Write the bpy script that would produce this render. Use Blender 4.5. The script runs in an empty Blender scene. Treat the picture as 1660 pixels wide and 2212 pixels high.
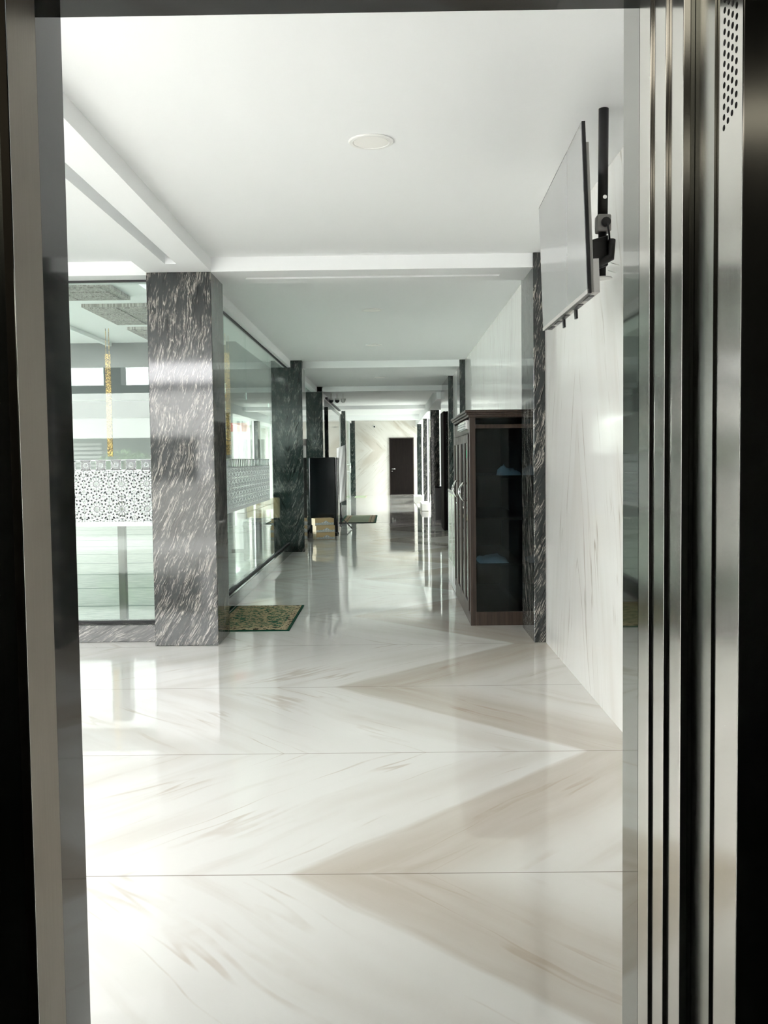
import bpy, math, random
from mathutils import Matrix, Vector
random.seed(7)
C = bpy.context.scene.collection
SC = bpy.context.scene

# ------------------------------------------------------------------ camera, sky, exposure
cam_d = bpy.data.cameras.new('camera'); cam = bpy.data.objects.new('camera', cam_d); C.objects.link(cam)
cam_d.sensor_fit = 'HORIZONTAL'; cam_d.sensor_width = 36.0; cam_d.lens = 36.0 * 2060.0 / 1660.0
cam_d.clip_start = 0.02; cam_d.clip_end = 400
Rv = Vector((0.99990033, 0.00698462, -0.0122695)); Uv = Vector((0.01186706, 0.05500477, 0.99841557)); Fv = Vector((-0.00764843, 0.99846166, -0.0549164))
cam.matrix_world = Matrix(((Rv.x, Uv.x, -Fv.x, 0), (Rv.y, Uv.y, -Fv.y, 0), (Rv.z, Uv.z, -Fv.z, 1.27), (0, 0, 0, 1)))
SC.camera = cam
W = bpy.data.worlds.new('sky'); SC.world = W; W.use_nodes = True
W.node_tree.nodes['Background'].inputs[0].default_value = (1.0, 1.0, 1.0, 1)
W.node_tree.nodes['Background'].inputs[1].default_value = 20.0
SC.view_settings.view_transform = 'Standard'; SC.view_settings.look = 'None'
SC.view_settings.gamma = 1.0; SC.view_settings.use_curve_mapping = False
SC.view_settings.exposure = -0.20
SC.cycles.max_bounces = 14; SC.cycles.diffuse_bounces = 7; SC.cycles.glossy_bounces = 7
SC.cycles.transparent_max_bounces = 24; SC.cycles.transmission_bounces = 8
SC.cycles.use_denoising = True
SC.cycles.sample_clamp_indirect = 20.0
SC.cycles.caustics_reflective = False

# ------------------------------------------------------------------ materials
def new_mat(name):
    m = bpy.data.materials.new(name); m.use_nodes = True
    return m, m.node_tree, m.node_tree.nodes['Principled BSDF']
def plain(name, col, rough=0.5, metal=0.0, spec=0.5, emit=None, es=0.0, coat=0.0, aniso=0.0):
    m, nt, b = new_mat(name)
    b.inputs['Base Color'].default_value = (*col, 1); b.inputs['Roughness'].default_value = rough
    b.inputs['Metallic'].default_value = metal; b.inputs['Specular IOR Level'].default_value = spec
    b.inputs['Coat Weight'].default_value = coat; b.inputs['Anisotropic'].default_value = aniso
    if emit: b.inputs['Emission Color'].default_value = (*emit, 1); b.inputs['Emission Strength'].default_value = es
    return m
class NG:
    """small node-graph writer: every call returns an output socket"""
    def __init__(s, nt): s.nt = nt
    def n(s, t, **kw):
        o = s.nt.nodes.new(t)
        for k, v in kw.items(): setattr(o, k, v)
        return o
    def put(s, sock, v):
        if hasattr(v, 'is_output'): s.nt.links.new(v, sock)
        elif v is not None: sock.default_value = v
    def m(s, op, a, b=None, c=None, clamp=False):
        o = s.n('ShaderNodeMath', operation=op, use_clamp=clamp)
        for i, v in enumerate((a, b, c)):
            if v is not None: s.put(o.inputs[i], v)
        return o.outputs[0]
    def pos(s):
        g = s.n('ShaderNodeNewGeometry'); x = s.n('ShaderNodeSeparateXYZ'); s.nt.links.new(g.outputs['Position'], x.inputs[0])
        return x.outputs[0], x.outputs[1], x.outputs[2]
    def obj(s):
        g = s.n('ShaderNodeTexCoord'); x = s.n('ShaderNodeSeparateXYZ'); s.nt.links.new(g.outputs['Object'], x.inputs[0])
        return x.outputs[0], x.outputs[1], x.outputs[2]
    def vec(s, x, y, z=0.0):
        o = s.n('ShaderNodeCombineXYZ')
        for i, v in enumerate((x, y, z)): s.put(o.inputs[i], v)
        return o.outputs[0]
    def noise(s, v, scale=1.0, detail=3.0, rough=0.5, dist=0.0):
        o = s.n('ShaderNodeTexNoise'); s.put(o.inputs['Vector'], v)
        o.inputs['Scale'].default_value = scale; o.inputs['Detail'].default_value = detail
        o.inputs['Roughness'].default_value = rough; o.inputs['Distortion'].default_value = dist
        return o.outputs[0]
    def step(s, v, a, b):
        o = s.n('ShaderNodeMapRange', interpolation_type='SMOOTHSTEP'); s.put(o.inputs[0], v)
        o.inputs[1].default_value = a; o.inputs[2].default_value = b; return o.outputs[0]
    def mix(s, f, a, b):
        o = s.n('ShaderNodeMix', data_type='RGBA'); s.put(o.inputs[0], f)
        for i, v in ((6, a), (7, b)):
            s.put(o.inputs[i], v if hasattr(v, 'is_output') else (*v, 1))
        return o.outputs[2]

def marble(name, kind):
    m, nt, b = new_mat(name); g = NG(nt); x, y, z = g.pos()
    joint = None
    if kind == 'floor':
        v = g.m('PINGPONG', g.m('ADD', y, 1.21 * 4 - 2.863), 1.21)
        u = g.m('SUBTRACT', x, g.m('MULTIPLY', v, 0.95)); w = g.m('ADD', g.m('MULTIPLY', x, 0.95), v)
        joint = g.m('MAXIMUM', g.step(v, 0.004, 0.0015), g.step(v, 1.206, 1.2085))
        base, beige, dark = (0.78, 0.77, 0.745), (0.50, 0.435, 0.36), (0.40, 0.29, 0.19)
        fs, amt, thin = 1.6, 0.34, 0.42
    elif kind == 'end':
        v = g.m('ABSOLUTE', g.m('SUBTRACT', z, 1.6)); u = g.m('ADD', x, v); w = g.m('SUBTRACT', x, v)
        base, beige, dark = (0.76, 0.735, 0.69), (0.50, 0.43, 0.345), (0.28, 0.23, 0.17)
        fs, amt, thin = 2.4, 0.5, 0.6
    else:
        v = g.m('PINGPONG', g.m('ADD', y, 20.0), 1.21); u = g.m('SUBTRACT', v, g.m('MULTIPLY', z, 0.28)); w = g.m('ADD', g.m('MULTIPLY', v, 0.28), z)
        base, beige, dark = (0.83, 0.82, 0.80), (0.70, 0.665, 0.62), (0.40, 0.34, 0.28)
        fs, amt, thin = 2.6, 0.45, 0.8
    wob = g.noise(g.vec(u, w, 0.0), 0.9, 2.0)
    uu = g.m('ADD', u, g.m('MULTIPLY', g.m('SUBTRACT', wob, 0.5), 0.22))
    n1 = g.noise(g.vec(uu, g.m('MULTIPLY', w, 0.13), 3.1), fs, 3.0, 0.55)
    n2 = g.noise(g.vec(uu, g.m('MULTIPLY', w, 0.09), 7.7), fs * 3.1, 4.0, 0.6)
    n3 = g.noise(g.vec(uu, g.m('MULTIPLY', w, 0.07), 1.3), fs * 2.2, 3.0, 0.45)
    cloud = g.noise(g.vec(x, y, z), 2.4, 4.0)
    band = g.m('MULTIPLY', g.step(n1, 0.47, 0.68), amt)
    fine = g.m('MULTIPLY', g.step(n2, 0.52, 0.75), amt * 0.8)
    if kind == 'floor':
        ue = g.m('ADD', g.m('ADD', u, g.m('MULTIPLY', g.m('SUBTRACT', wob, 0.5), 0.06)), g.m('MULTIPLY', g.m('SUBTRACT', n2, 0.5), 0.16))
        slab = g.m('MULTIPLY', g.step(ue, -0.36, -0.29), g.m('SUBTRACT', 1.0, g.m('MULTIPLY', g.step(ue, 0.02, 0.42), 0.72)))
        slab = g.m('MULTIPLY', slab, g.m('ADD', 0.35, g.m('MULTIPLY', n2, 0.75)))
        band = g.m('MAXIMUM', band, slab, clamp=True)
    c = g.mix(band, base, beige); c = g.mix(fine, c, beige)
    line = g.step(g.m('ABSOLUTE', g.m('SUBTRACT', n3, 0.5)), 0.014, 0.002)
    line = g.m('MULTIPLY', g.m('MULTIPLY', line, g.step(cloud, 0.42, 0.70)), thin)
    c = g.mix(line, c, dark)
    if joint is not None: c = g.mix(g.m('MULTIPLY', joint, 0.75), c, (0.22, 0.19, 0.15))
    nt.links.new(c, b.inputs['Base Color'])
    b.inputs['Roughness'].default_value = 0.035 if kind == 'floor' else 0.07
    b.inputs['Specular IOR Level'].default_value = 0.62
    return m

def granite(name, dark=(0.012, 0.014, 0.014), light=(0.42, 0.39, 0.35), rough=0.06, dens=0.0, lean=0.32, flat=False):
    m, nt, b = new_mat(name); g = NG(nt); x, y, z = g.pos()
    if flat: h, vv = z, g.m('ADD', x, y)
    else: h, vv = g.m('ADD', x, g.m('MULTIPLY', y, 0.9)), z
    warp = g.noise(g.vec(h, vv, 0.0), 2.2, 3.0); warp2 = g.noise(g.vec(h, vv, 5.0), 9.0, 3.0)
    hh = g.m('ADD', h, g.m('ADD', g.m('MULTIPLY', g.m('SUBTRACT', warp, 0.5), 0.12), g.m('MULTIPLY', g.m('SUBTRACT', warp2, 0.5), 0.022)))
    if flat: p = g.m('SUBTRACT', hh, g.m('MULTIPLY', vv, lean))
    else: p = g.m('SUBTRACT', hh, g.m('SUBTRACT', g.m('MULTIPLY', vv, lean + 0.2), g.m('MULTIPLY', g.m('MULTIPLY', vv, vv), 0.08)))
    n1 = g.noise(g.vec(g.m('MULTIPLY', p, 130.0), g.m('MULTIPLY', vv, 11.0), y), 1.0, 3.0, 0.6, 0.3)
    n2 = g.noise(g.vec(g.m('MULTIPLY', p, 46.0), g.m('MULTIPLY', vv, 3.2), 4.0), 1.0, 4.0, 0.6, 0.4)
    n3 = g.noise(g.vec(g.m('MULTIPLY', p, 14.0), g.m('MULTIPLY', vv, 5.0), 8.0), 1.0, 4.0, 0.6)
    ridge = g.m('MULTIPLY', g.step(g.m('ABSOLUTE', g.m('SUBTRACT', n2, 0.5)), 0.024, 0.006), g.step(n3, 0.44 - dens, 0.58 - dens))
    s1 = g.m('MULTIPLY', g.step(n1, 0.57 - dens, 0.67 - dens), g.step(n3, 0.26, 0.54)); s2 = g.m('MAXIMUM', ridge, g.step(n2, 0.72 - dens, 0.76 - dens))
    grain = g.noise(g.vec(h, vv, y), 260.0, 2.0)
    k = g.m('MULTIPLY', g.m('MAXIMUM', g.m('MULTIPLY', s1, 0.75), s2), g.m('ADD', 0.55, grain), clamp=True)
    dk = g.mix(g.step(n2, 0.3, 0.62), dark, tuple(min(1, d * 2.2) for d in dark))
    nt.links.new(g.mix(k, dk, light), b.inputs['Base Color'])
    b.inputs['Roughness'].default_value = rough; b.inputs['Specular IOR Level'].default_value = 0.6
    return m

def glass(name, tint=(0.93, 0.965, 0.95), ior=1.5):
    m = bpy.data.materials.new(name); m.use_nodes = True; nt = m.node_tree; nt.nodes.clear(); g = NG(nt)
    out = g.n('ShaderNodeOutputMaterial'); mx = g.n('ShaderNodeMixShader'); t = g.n('ShaderNodeBsdfTransparent'); gl = g.n('ShaderNodeBsdfGlossy')
    t.inputs[0].default_value = (*tint, 1); gl.inputs['Roughness'].default_value = 0.0; gl.inputs[0].default_value = (0.95, 1.0, 0.98, 1)
    geo = g.n('ShaderNodeNewGeometry'); fr = g.n('ShaderNodeFresnel')
    k = g.m('ADD', ior, g.m('MULTIPLY', geo.outputs['Backfacing'], 1.0 / ior - ior)); nt.links.new(k, fr.inputs[0])
    nt.links.new(fr.outputs[0], mx.inputs[0]); nt.links.new(t.outputs[0], mx.inputs[1]); nt.links.new(gl.outputs[0], mx.inputs[2])
    nt.links.new(mx.outputs[0], out.inputs[0]); return m

def steel(name, col, rough):
    m, nt, b = new_mat(name); g = NG(nt); x, y, z = g.pos()
    n = g.noise(g.vec(g.m('MULTIPLY', x, 900.0), g.m('MULTIPLY', y, 900.0), g.m('MULTIPLY', z, 6.0)), 1.0, 2.0)
    b.inputs['Base Color'].default_value = (*col, 1); b.inputs['Metallic'].default_value = 1.0
    nt.links.new(g.m('ADD', rough, g.m('MULTIPLY', n, rough * 0.5)), b.inputs['Roughness'])
    return m

def rug_mat(name, ground, figure, dark, border, sc=26.0):
    m, nt, b = new_mat(name); g = NG(nt); x, y, z = g.obj()
    n1 = g.noise(g.vec(x, g.m('MULTIPLY', y, 1.0), 0.0), sc, 3.0, 0.6, 1.2); n2 = g.noise(g.vec(x, y, 5.0), sc * 1.6, 2.0, 0.5, 1.5)
    c = g.mix(g.step(n1, 0.50, 0.54), ground, figure); c = g.mix(g.step(n2, 0.60, 0.64), c, dark)
    return m, nt, b, g, c, (x, y, z)

def wood(name, a, b2, rough=0.35, spec=0.5):
    m, nt, b = new_mat(name); g = NG(nt); x, y, z = g.pos()
    n = g.noise(g.vec(g.m('MULTIPLY', x, 40.0), g.m('MULTIPLY', y, 40.0), g.m('MULTIPLY', z, 2.0)), 1.0, 4.0, 0.6, 0.6)
    nt.links.new(g.mix(g.step(n, 0.35, 0.7), a, b2), b.inputs['Base Color']); b.inputs['Roughness'].default_value = rough; b.inputs['Specular IOR Level'].default_value = spec
    return m

M = {}
M['paint'] = plain('white_ceiling_paint', (0.845, 0.86, 0.865), 0.6, spec=0.3)
M['floor'] = marble('white_floor_marble', 'floor'); M['wallmarble'] = marble('white_wall_marble', 'wall'); M['endmarble'] = marble('chevron_wall_marble', 'end')
M['granite'] = granite('black_veined_granite'); M['granite_dark'] = granite('dark_green_granite', (0.010, 0.015, 0.014), (0.28, 0.29, 0.26), 0.06, -0.03)
M['granite_sill'] = granite('grey_veined_granite', (0.05, 0.05, 0.05), (0.42, 0.40, 0.37), 0.08, 0.0, 0.5, True)
M['jamb'] = plain('polished_black_stone', (0.016, 0.016, 0.015), 0.05, spec=0.28)
M['mirror_steel'] = steel('mirror_grey_steel', (0.30, 0.30, 0.28), 0.03)
M['steel'] = steel('brushed_steel', (0.66, 0.64, 0.60), 0.10)
M['steel_beige'] = steel('brushed_champagne_steel', (0.185, 0.16, 0.13), 0.30)
M['steel_dark'] = steel('dark_brushed_steel', (0.42, 0.42, 0.38), 0.16)
M['car_dark'] = plain('dark_car_lining', (0.010, 0.013, 0.013), 0.4)
M['lamp'] = plain('lift_ceiling_light', (0.8, 0.8, 0.75), 0.5, emit=(1.0, 0.95, 0.82), es=1.6)
M['black'] = plain('black_satin', (0.012, 0.012, 0.013), 0.35); M['blackgloss'] = plain('black_gloss', (0.006, 0.008, 0.009), 0.12)
M['hole'] = plain('dark_hole', (0.01, 0.007, 0.006), 0.9)
M['white'] = plain('white_plastic', (0.8, 0.8, 0.78), 0.35); M['cream'] = plain('cream_padding', (0.62, 0.50, 0.28), 0.7)
M['offdiffuser'] = plain('unlit_frosted_diffuser', (0.88, 0.87, 0.84), 0.4)
M['vinyl'] = plain('white_frosted_vinyl', (0.86, 0.90, 0.92), 0.6)
M['glass'] = glass('green_tinted_clear_glass'); M['cabglass'] = glass('smoked_cabinet_glass', (0.46, 0.54, 0.57), 1.36)
M['showglass'] = glass('showcase_glass', (0.82, 0.92, 0.88))
M['gasket'] = plain('black_gasket', (0.02, 0.02, 0.022), 0.6)
M['alu'] = steel('white_aluminium', (0.82, 0.83, 0.82), 0.25); M['chrome'] = steel('chrome_metal', (0.85, 0.85, 0.83), 0.08)
M['darkwood'] = wood('dark_brown_wood', (0.028, 0.018, 0.013), (0.055, 0.036, 0.026)); M['doorwood'] = wood('espresso_door_wood', (0.006, 0.004, 0.004), (0.010, 0.007, 0.006), 0.7, 0.1)
M['cloth'] = plain('pale_blue_white_cloth', (0.76, 0.82, 0.92), 0.9); M['sheet'] = plain('white_satin_sheet', (0.88, 0.84, 0.84), 0.5)
M['screen'] = plain('glossy_grey_screen', (0.30, 0.30, 0.30), 0.10, spec=0.8); M['tvgrey'] = plain('grey_television_plastic', (0.42, 0.41, 0.39), 0.4)
M['gold'] = None
M['olive'] = plain('dark_olive_paint', (0.07, 0.075, 0.06), 0.5)
M['green'] = plain('green_sticker', (0.02, 0.35, 0.16), 0.5); M['red'] = plain('red_print', (0.75, 0.06, 0.05), 0.6)
M['concrete'] = plain('pale_concrete', (0.55, 0.55, 0.52), 0.8); M['bldwhite'] = plain('white_render', (0.82, 0.82, 0.80), 0.7)
M['blddark'] = plain('dark_fascia', (0.03, 0.035, 0.035), 0.5); M['louvre'] = plain('grey_louvre', (0.42, 0.42, 0.41), 0.6)
M['hallwall'] = plain('hall_grey_wall', (0.24, 0.25, 0.24), 0.7); M['halldark'] = plain('hall_dark_panelling', (0.035, 0.045, 0.042), 0.4)

def gold_mat():
    m, nt, b = new_mat('gold_carved_ornament'); g = NG(nt); x, y, z = g.pos()
    n = g.noise(g.vec(x, y, z), 55.0, 3.0, 0.6, 1.5)
    nt.links.new(g.mix(g.step(n, 0.47, 0.56), (0.10, 0.06, 0.02), (0.75, 0.48, 0.14)), b.inputs['Base Color']); b.inputs['Roughness'].default_value = 0.4
    return m
M['gold'] = gold_mat()
def carpet_mat():
    m, nt, b = new_mat('pale_green_row_carpet'); g = NG(nt); x, y, z = g.pos()
    v = g.m('PINGPONG', y, 0.6); n = g.noise(g.vec(g.m('MULTIPLY', x, 6.0), g.m('MULTIPLY', y, 30.0), 0.0), 1.0, 4.0, 0.6)
    c = g.mix(g.step(n, 0.4, 0.65), (0.36, 0.40, 0.36), (0.48, 0.51, 0.47)); c = g.mix(g.step(v, 0.03, 0.015), c, (0.12, 0.17, 0.14))
    nt.links.new(c, b.inputs['Base Color']); b.inputs['Roughness'].default_value = 0.95; b.inputs['Specular IOR Level'].default_value = 0.1
    return m
M['carpet'] = carpet_mat()
def leaf_mat():
    m, nt, b = new_mat('leaf_green'); g = NG(nt); x, y, z = g.pos()
    n = g.noise(g.vec(x, y, z), 14.0, 2.0)
    nt.links.new(g.mix(g.step(n, 0.35, 0.65), (0.05, 0.12, 0.035), (0.20, 0.34, 0.12)), b.inputs['Base Color']); b.inputs['Roughness'].default_value = 0.6
    return m
M['leaf'] = leaf_mat(); M['bark'] = plain('brown_bark', (0.16, 0.11, 0.07), 0.8)
def coffer_mat():
    m, nt, b = new_mat('grey_carved_coffer'); g = NG(nt); x, y, z = g.pos()
    n = g.noise(g.vec(g.m('MULTIPLY', x, 1.0), y, 0.0), 30.0, 2.0, 0.5, 2.0)
    nt.links.new(g.mix(g.step(n, 0.46, 0.54), (0.20, 0.19, 0.175), (0.40, 0.385, 0.36)), b.inputs['Base Color']); b.inputs['Roughness'].default_value = 0.7
    return m
M['coffer'] = coffer_mat()

# ------------------------------------------------------------------ mesh helpers
class MB:
    def __init__(s): s.v = []; s.f = []; s.sm = set()
    def add(s, vs, fs, smooth=False):
        o = len(s.v); s.v += [tuple(p) for p in vs]
        for f in fs:
            if smooth: s.sm.add(len(s.f))
            s.f.append(tuple(i + o for i in f))
        return s
    def box(s, x0, x1, y0, y1, z0, z1, rz=0.0, piv=None):
        vs = [(x, y, z) for z in (z0, z1) for y in (y0, y1) for x in (x0, x1)]
        if rz:
            px, py = piv or ((x0 + x1) / 2, (y0 + y1) / 2); c, q = math.cos(rz), math.sin(rz)
            vs = [(px + (a - px) * c - (b - py) * q, py + (a - px) * q + (b - py) * c, z) for a, b, z in vs]
        return s.add(vs, [(0, 2, 3, 1), (4, 5, 7, 6), (0, 1, 5, 4), (2, 6, 7, 3), (0, 4, 6, 2), (1, 3, 7, 5)])
    def prism(s, poly, z0, z1):
        n = len(poly); vs = [(x, y, z0) for x, y in poly] + [(x, y, z1) for x, y in poly]
        return s.add(vs, [tuple(range(n - 1, -1, -1)), tuple(range(n, 2 * n))] + [(i, (i + 1) % n, n + (i + 1) % n, n + i) for i in range(n)])
    def hexa(s, vs):  # 8 corners: bottom 4 ccw then top 4
        return s.add(vs, [(3, 2, 1, 0), (4, 5, 6, 7), (0, 1, 5, 4), (1, 2, 6, 5), (2, 3, 7, 6), (3, 0, 4, 7)])
    def tube(s, pts, r, n=12, caps=True):
        pts = [Vector(p) for p in pts]; rs = r if isinstance(r, (list, tuple)) else [r] * len(pts); vs = []; fs = []
        ref = None
        for i, p in enumerate(pts):
            d = (pts[min(i + 1, len(pts) - 1)] - pts[max(i - 1, 0)]).normalized()
            if ref is None: ref = Vector((0, 0, 1)) if abs(d.z) < 0.9 else Vector((1, 0, 0))
            a = d.cross(ref).normalized(); b = a.cross(d).normalized(); ref = b
            for k in range(n):
                t = 2 * math.pi * k / n; vs.append(p + a * math.cos(t) * rs[i] + b * math.sin(t) * rs[i])
        for i in range(len(pts) - 1):
            for k in range(n):
                fs.append((i * n + k, i * n + (k + 1) % n, (i + 1) * n + (k + 1) % n, (i + 1) * n + k))
        s.add(vs, fs, True)
        if caps:
            o = len(s.v) - len(vs)
            s.f.append(tuple(o + k for k in range(n - 1, -1, -1))); s.f.append(tuple(o + (len(pts) - 1) * n + k for k in range(n)))
        return s
    def lathe(s, cx, cy, prof, n=32):
        vs = []; fs = []
        for r, z in prof:
            for k in range(n): t = 2 * math.pi * k / n; vs.append((cx + r * math.cos(t), cy + r * math.sin(t), z))
        for i in range(len(prof) - 1):
            for k in range(n): fs.append((i * n + k, i * n + (k + 1) % n, (i + 1) * n + (k + 1) % n, (i + 1) * n + k))
        fs.append(tuple(range(n - 1, -1, -1))); fs.append(tuple((len(prof) - 1) * n + k for k in range(n)))
        return s.add(vs, fs, False)
    def build(s, name, m, parent=None, bevel=0.0, loc=None):
        """verts are world coordinates; the origin goes to loc (or the parent's place)"""
        o = Vector(loc) if loc is not None else (parent_world(parent) if parent else Vector((0, 0, 0)))
        me = bpy.data.meshes.new(name); me.from_pydata([Vector(p) - o for p in s.v], [], s.f); me.update()
        for i in s.sm: me.polygons[i].use_smooth = True
        import bmesh
        bm = bmesh.new(); bm.from_mesh(me); bmesh.ops.recalc_face_normals(bm, faces=bm.faces); bm.to_mesh(me); bm.free()
        me.materials.append(m); ob = bpy.data.objects.new(name, me); C.objects.link(ob)
        if parent:
            ob.parent = parent; ob.location = o - parent_world(parent)
        else: ob.location = o
        if bevel:
            md = ob.modifiers.new('bevel', 'BEVEL'); md.width = bevel; md.segments = 2; md.limit_method = 'ANGLE'; md.angle_limit = 0.7
        return ob
def parent_world(o):
    p = Vector((0, 0, 0))
    while o: p += o.location; o = o.parent
    return p
def box(*a, **k): return MB().box(*a, **k)
def thing(name, label, cat, loc, group=None):
    o = bpy.data.objects.new(name, None); C.objects.link(o); o.location = loc; o.empty_display_size = 0.1
    return tag(o, label, cat, group)
def tag(o, label, cat, group=None):
    o['label'] = label; o['category'] = cat
    if group: o['group'] = group
    return o
def struct(name, mb, m, parent=None, bevel=0.0):
    o = mb.build(name, m, parent, bevel); o['kind'] = 'structure'; return o
def stree(name, loc=(0, 0, 0)):
    o = bpy.data.objects.new(name, None); C.objects.link(o); o.location = loc; o['kind'] = 'structure'; return o
def dup(root, delta, label, group=None):
    r = root.copy(); C.objects.link(r); r.location = root.location + Vector(delta); r['label'] = label
    if group: r['group'] = group
    for ch in list(root.children):
        c = ch.copy(); C.objects.link(c); c.parent = r
        for gch in list(ch.children):
            d = gch.copy(); C.objects.link(d); d.parent = c
    return r

ZC, ZB, XR = 2.65, 2.555, 1.055
# ------------------------------------------------------------------ floor, ceiling, walls
struct('floor', box(-7.5, 1.5, 1.65, 6.70, -0.15, 0).box(-1.38, 1.5, 6.70, 34.4, -0.15, 0).box(-7.5, -1.05, -0.3, 1.65, -0.15, 0), M['floor'])
struct('ground', box(-40, 40, -40, 60, -0.4, -0.17), M['concrete'])
struct('ceiling', box(-7.5, 1.5, 1.3, 7.0, ZC, 2.9).box(-1.65, 1.5, 7.0, 34.4, ZC, 2.9).box(-7.5, -1.05, -0.3, 1.3, ZC, 2.9), M['paint'])
# long ceiling beam over the lobby, with a light slot cut along it
lb = MB()
x0, x1, s0, s1 = -1.645, -1.203, -1.452, -1.378
lb.box(x0, s0, 1.66, 6.53, ZB, ZC).box(s1, x1, 1.66, 6.53, ZB, ZC).box(s0, s1, 6.26, 6.53, ZB, ZC).box(s0, s1, 1.66, 2.0, ZB, ZC).box(s0, s1, 2.0, 6.26, ZC - 0.012, ZC)
struct('trim_1', lb, M['paint'])
# cross beams
def cross(n, y0, y1, slot=False, xl=-1.203, xr=0.975, zb=ZB):
    b = MB()
    if slot:
        a, c = 6.76, 6.82
        b.box(xl, xr, y0, a, zb, ZC).box(xl, xr, c, y1, zb, ZC).box(xl, -1.01, a, c, zb, ZC).box(0.78, xr, a, c, zb, ZC).box(-1.01, 0.78, a, c, ZC - 0.03, ZC)
    else: b.box(xl, xr, y0, y1, zb, ZC)
    struct('trim_%d' % n, b, M['paint'])
cross(2, 6.53, 6.99, True); cross(3, 13.40, 13.95, xl=-1.36); cross(4, 18.0, 18.7, xl=-1.36); cross(5, 24.4, 25.1, xl=-1.36, xr=1.2); cross(6, 29.5, 30.1, xl=-1.36, xr=1.2, zb=2.5)
struct('trim_7', box(-7.5, -1.645, 6.62, 6.95, ZB, ZC), M['paint'])
struct('trim_8', box(-1.65, -1.37, 7.0, 34.2, ZB, ZC), M['paint'])          # beam over the left glass
struct('trim_9', box(0.9, 1.3, 18.45, 34.2, 2.42, ZC), M['paint'])          # dropped edge over the right bays
struct('wall_right', box(XR, 1.5, 1.65, 16.4, 0, ZC), M['wallmarble'])
struct('wall_end', box(-1.7, 1.4, 34.2, 34.4, 0, ZC), M['endmarble'])
# lift front wall of the lobby
struct('wall_front', box(-1.05, -0.75, 1.53, 1.65, 0, ZC).box(0.60, 1.2, 1.55, 1.65, 0, ZC).box(-0.75, 0.60, 1.60, 1.65, 2.30, ZC), M['granite_dark'])
struct('wall_left', box(-5.2, -5.0, -0.3, 6.7, 0, ZC), M['paint'])  # unseen wall, added to cut the daylight entering the lobby
struct('wall_shaft', box(-1.05, -0.85, -1.2, 1.53, 0, ZC), M['wallmarble'])
# ------------------------------------------------------------------ granite columns and pilasters
def column(label, xa, xb, ya, yb, zt, m='granite', group=None, chip=False):
    r = thing('granite_column', label, 'column', ((xa + xb) / 2, (ya + yb) / 2, 0), group)
    MB().box(xa, xb, ya, yb, 0, zt).build('shaft', M[m], r, 0.004)
    return r
column('square black granite column with white veins, nearest and largest, left of the green rug', -1.645, -1.205, 6.53, 6.99, ZB)
def notch(label, xa, xm, xb, ya, yb):
    r = thing('granite_column', label, 'column', ((xa + xb) / 2, (ya + yb) / 2, 0))
    MB().box(xa, xb, ya, yb, 0, ZB).box(xm, xb, ya, yb, ZB, ZC - 0.001).build('shaft', M['granite_dark'], r, 0.003)
notch('dark green-black veined granite column at the far end of the long side glass', -1.645, -1.37, -1.212, 13.23, 13.70)
notch('dark granite column rising behind the black refrigerator', -1.645, -1.37, -1.27, 18.0, 18.45)
notch('slim dark granite column behind the white draped tripod', -1.60, -1.37, -1.26, 26.9, 27.3)
notch('dark granite column in the far left corner beside the chevron wall', -1.60, -1.37, -1.25, 33.7, 34.19)
column('tall black veined granite pilaster between the television and the wooden cabinet', 0.975, XR, 6.51, 7.10, ZC)
column('slim dark granite pilaster above and behind the wooden cabinet', 0.975, XR, 13.40, 13.9, ZC, 'granite_dark')
column('long dark granite pilaster beside the open dark door leaf', 0.975, XR + .1, 16.0, 18.4, ZC, 'granite_dark')
column('dark granite pilaster behind the black bin', 0.95, 1.16, 22.6, 23.1, 2.42, 'granite')
column('far dark granite pilaster beside the white floor block and cable', 0.95, 1.12, 27.4, 27.9, 2.42, 'granite')
column('narrow dark granite pilaster in the far right corner next to the brown door', 0.88, 1.02, 31.4, 31.9, 2.42, 'granite_dark')

# ------------------------------------------------------------------ glass fronts
w1 = stree('window_1', (-4.5, 6.8, 0))
GX0 = -7.4
for a, b in ((GX0, -4.6), (-4.59, -1.65)): box(a, b, 6.795, 6.805, 0.12, ZB).build('pane', M['glass'], w1)
MB().box(GX0, -1.65, 6.785, 6.815, 0.12, 0.135).box(GX0, -1.65, 6.785, 6.815, ZB - 0.012, ZB).build('gasket', M['gasket'], w1)
struct('baseboard_front', box(-7.5, -1.646, 6.69, 6.95, 0, 0.12), M['granite_sill'], None, 0.003)
w2 = stree('window_2', (-1.43, 10, 0))
for a, b in ((7.0, 8.30), (8.305, 9.52), (9.525, 11.27), (11.275, 13.23)): box(-1.435, -1.425, a, b, 0.12, ZB).build('pane', M['glass'], w2)
MB().box(-1.445, -1.415, 7.0, 13.23, 0.12, 0.135).box(-1.445, -1.415, 7.0, 13.23, ZB - 0.012, ZB).build('gasket', M['gasket'], w2)
struct('baseboard_left', box(-1.50, -1.374, 6.99, 13.23, 0, 0.12), M['granite_dark'], None, 0.003)
w3 = stree('window_3', (-1.43, 15.8, 0))
box(-1.435, -1.425, 13.7, 18.0, 0.12, ZB).build('pane', M['glass'], w3)
MB().box(-1.445, -1.415, 13.7, 18.0, 0.12, 0.135).build('gasket', M['gasket'], w3)
struct('baseboard_left', box(-1.50, -1.374, 13.70, 18.0, 0, 0.12), M['granite_dark'], None, 0.003)
w4 = stree('window_4', (-1.4, 30, 0))
box(-1.36, -1.35, 27.3, 33.7, 0.0, 2.5).build('pane', M['glass'], w4)
MB().box(-1.38, -1.33, 29.0, 29.05, 0, 2.5).box(-1.38, -1.33, 31.4, 31.45, 0, 2.5).build('window_frame', M['alu'], w4)
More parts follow.
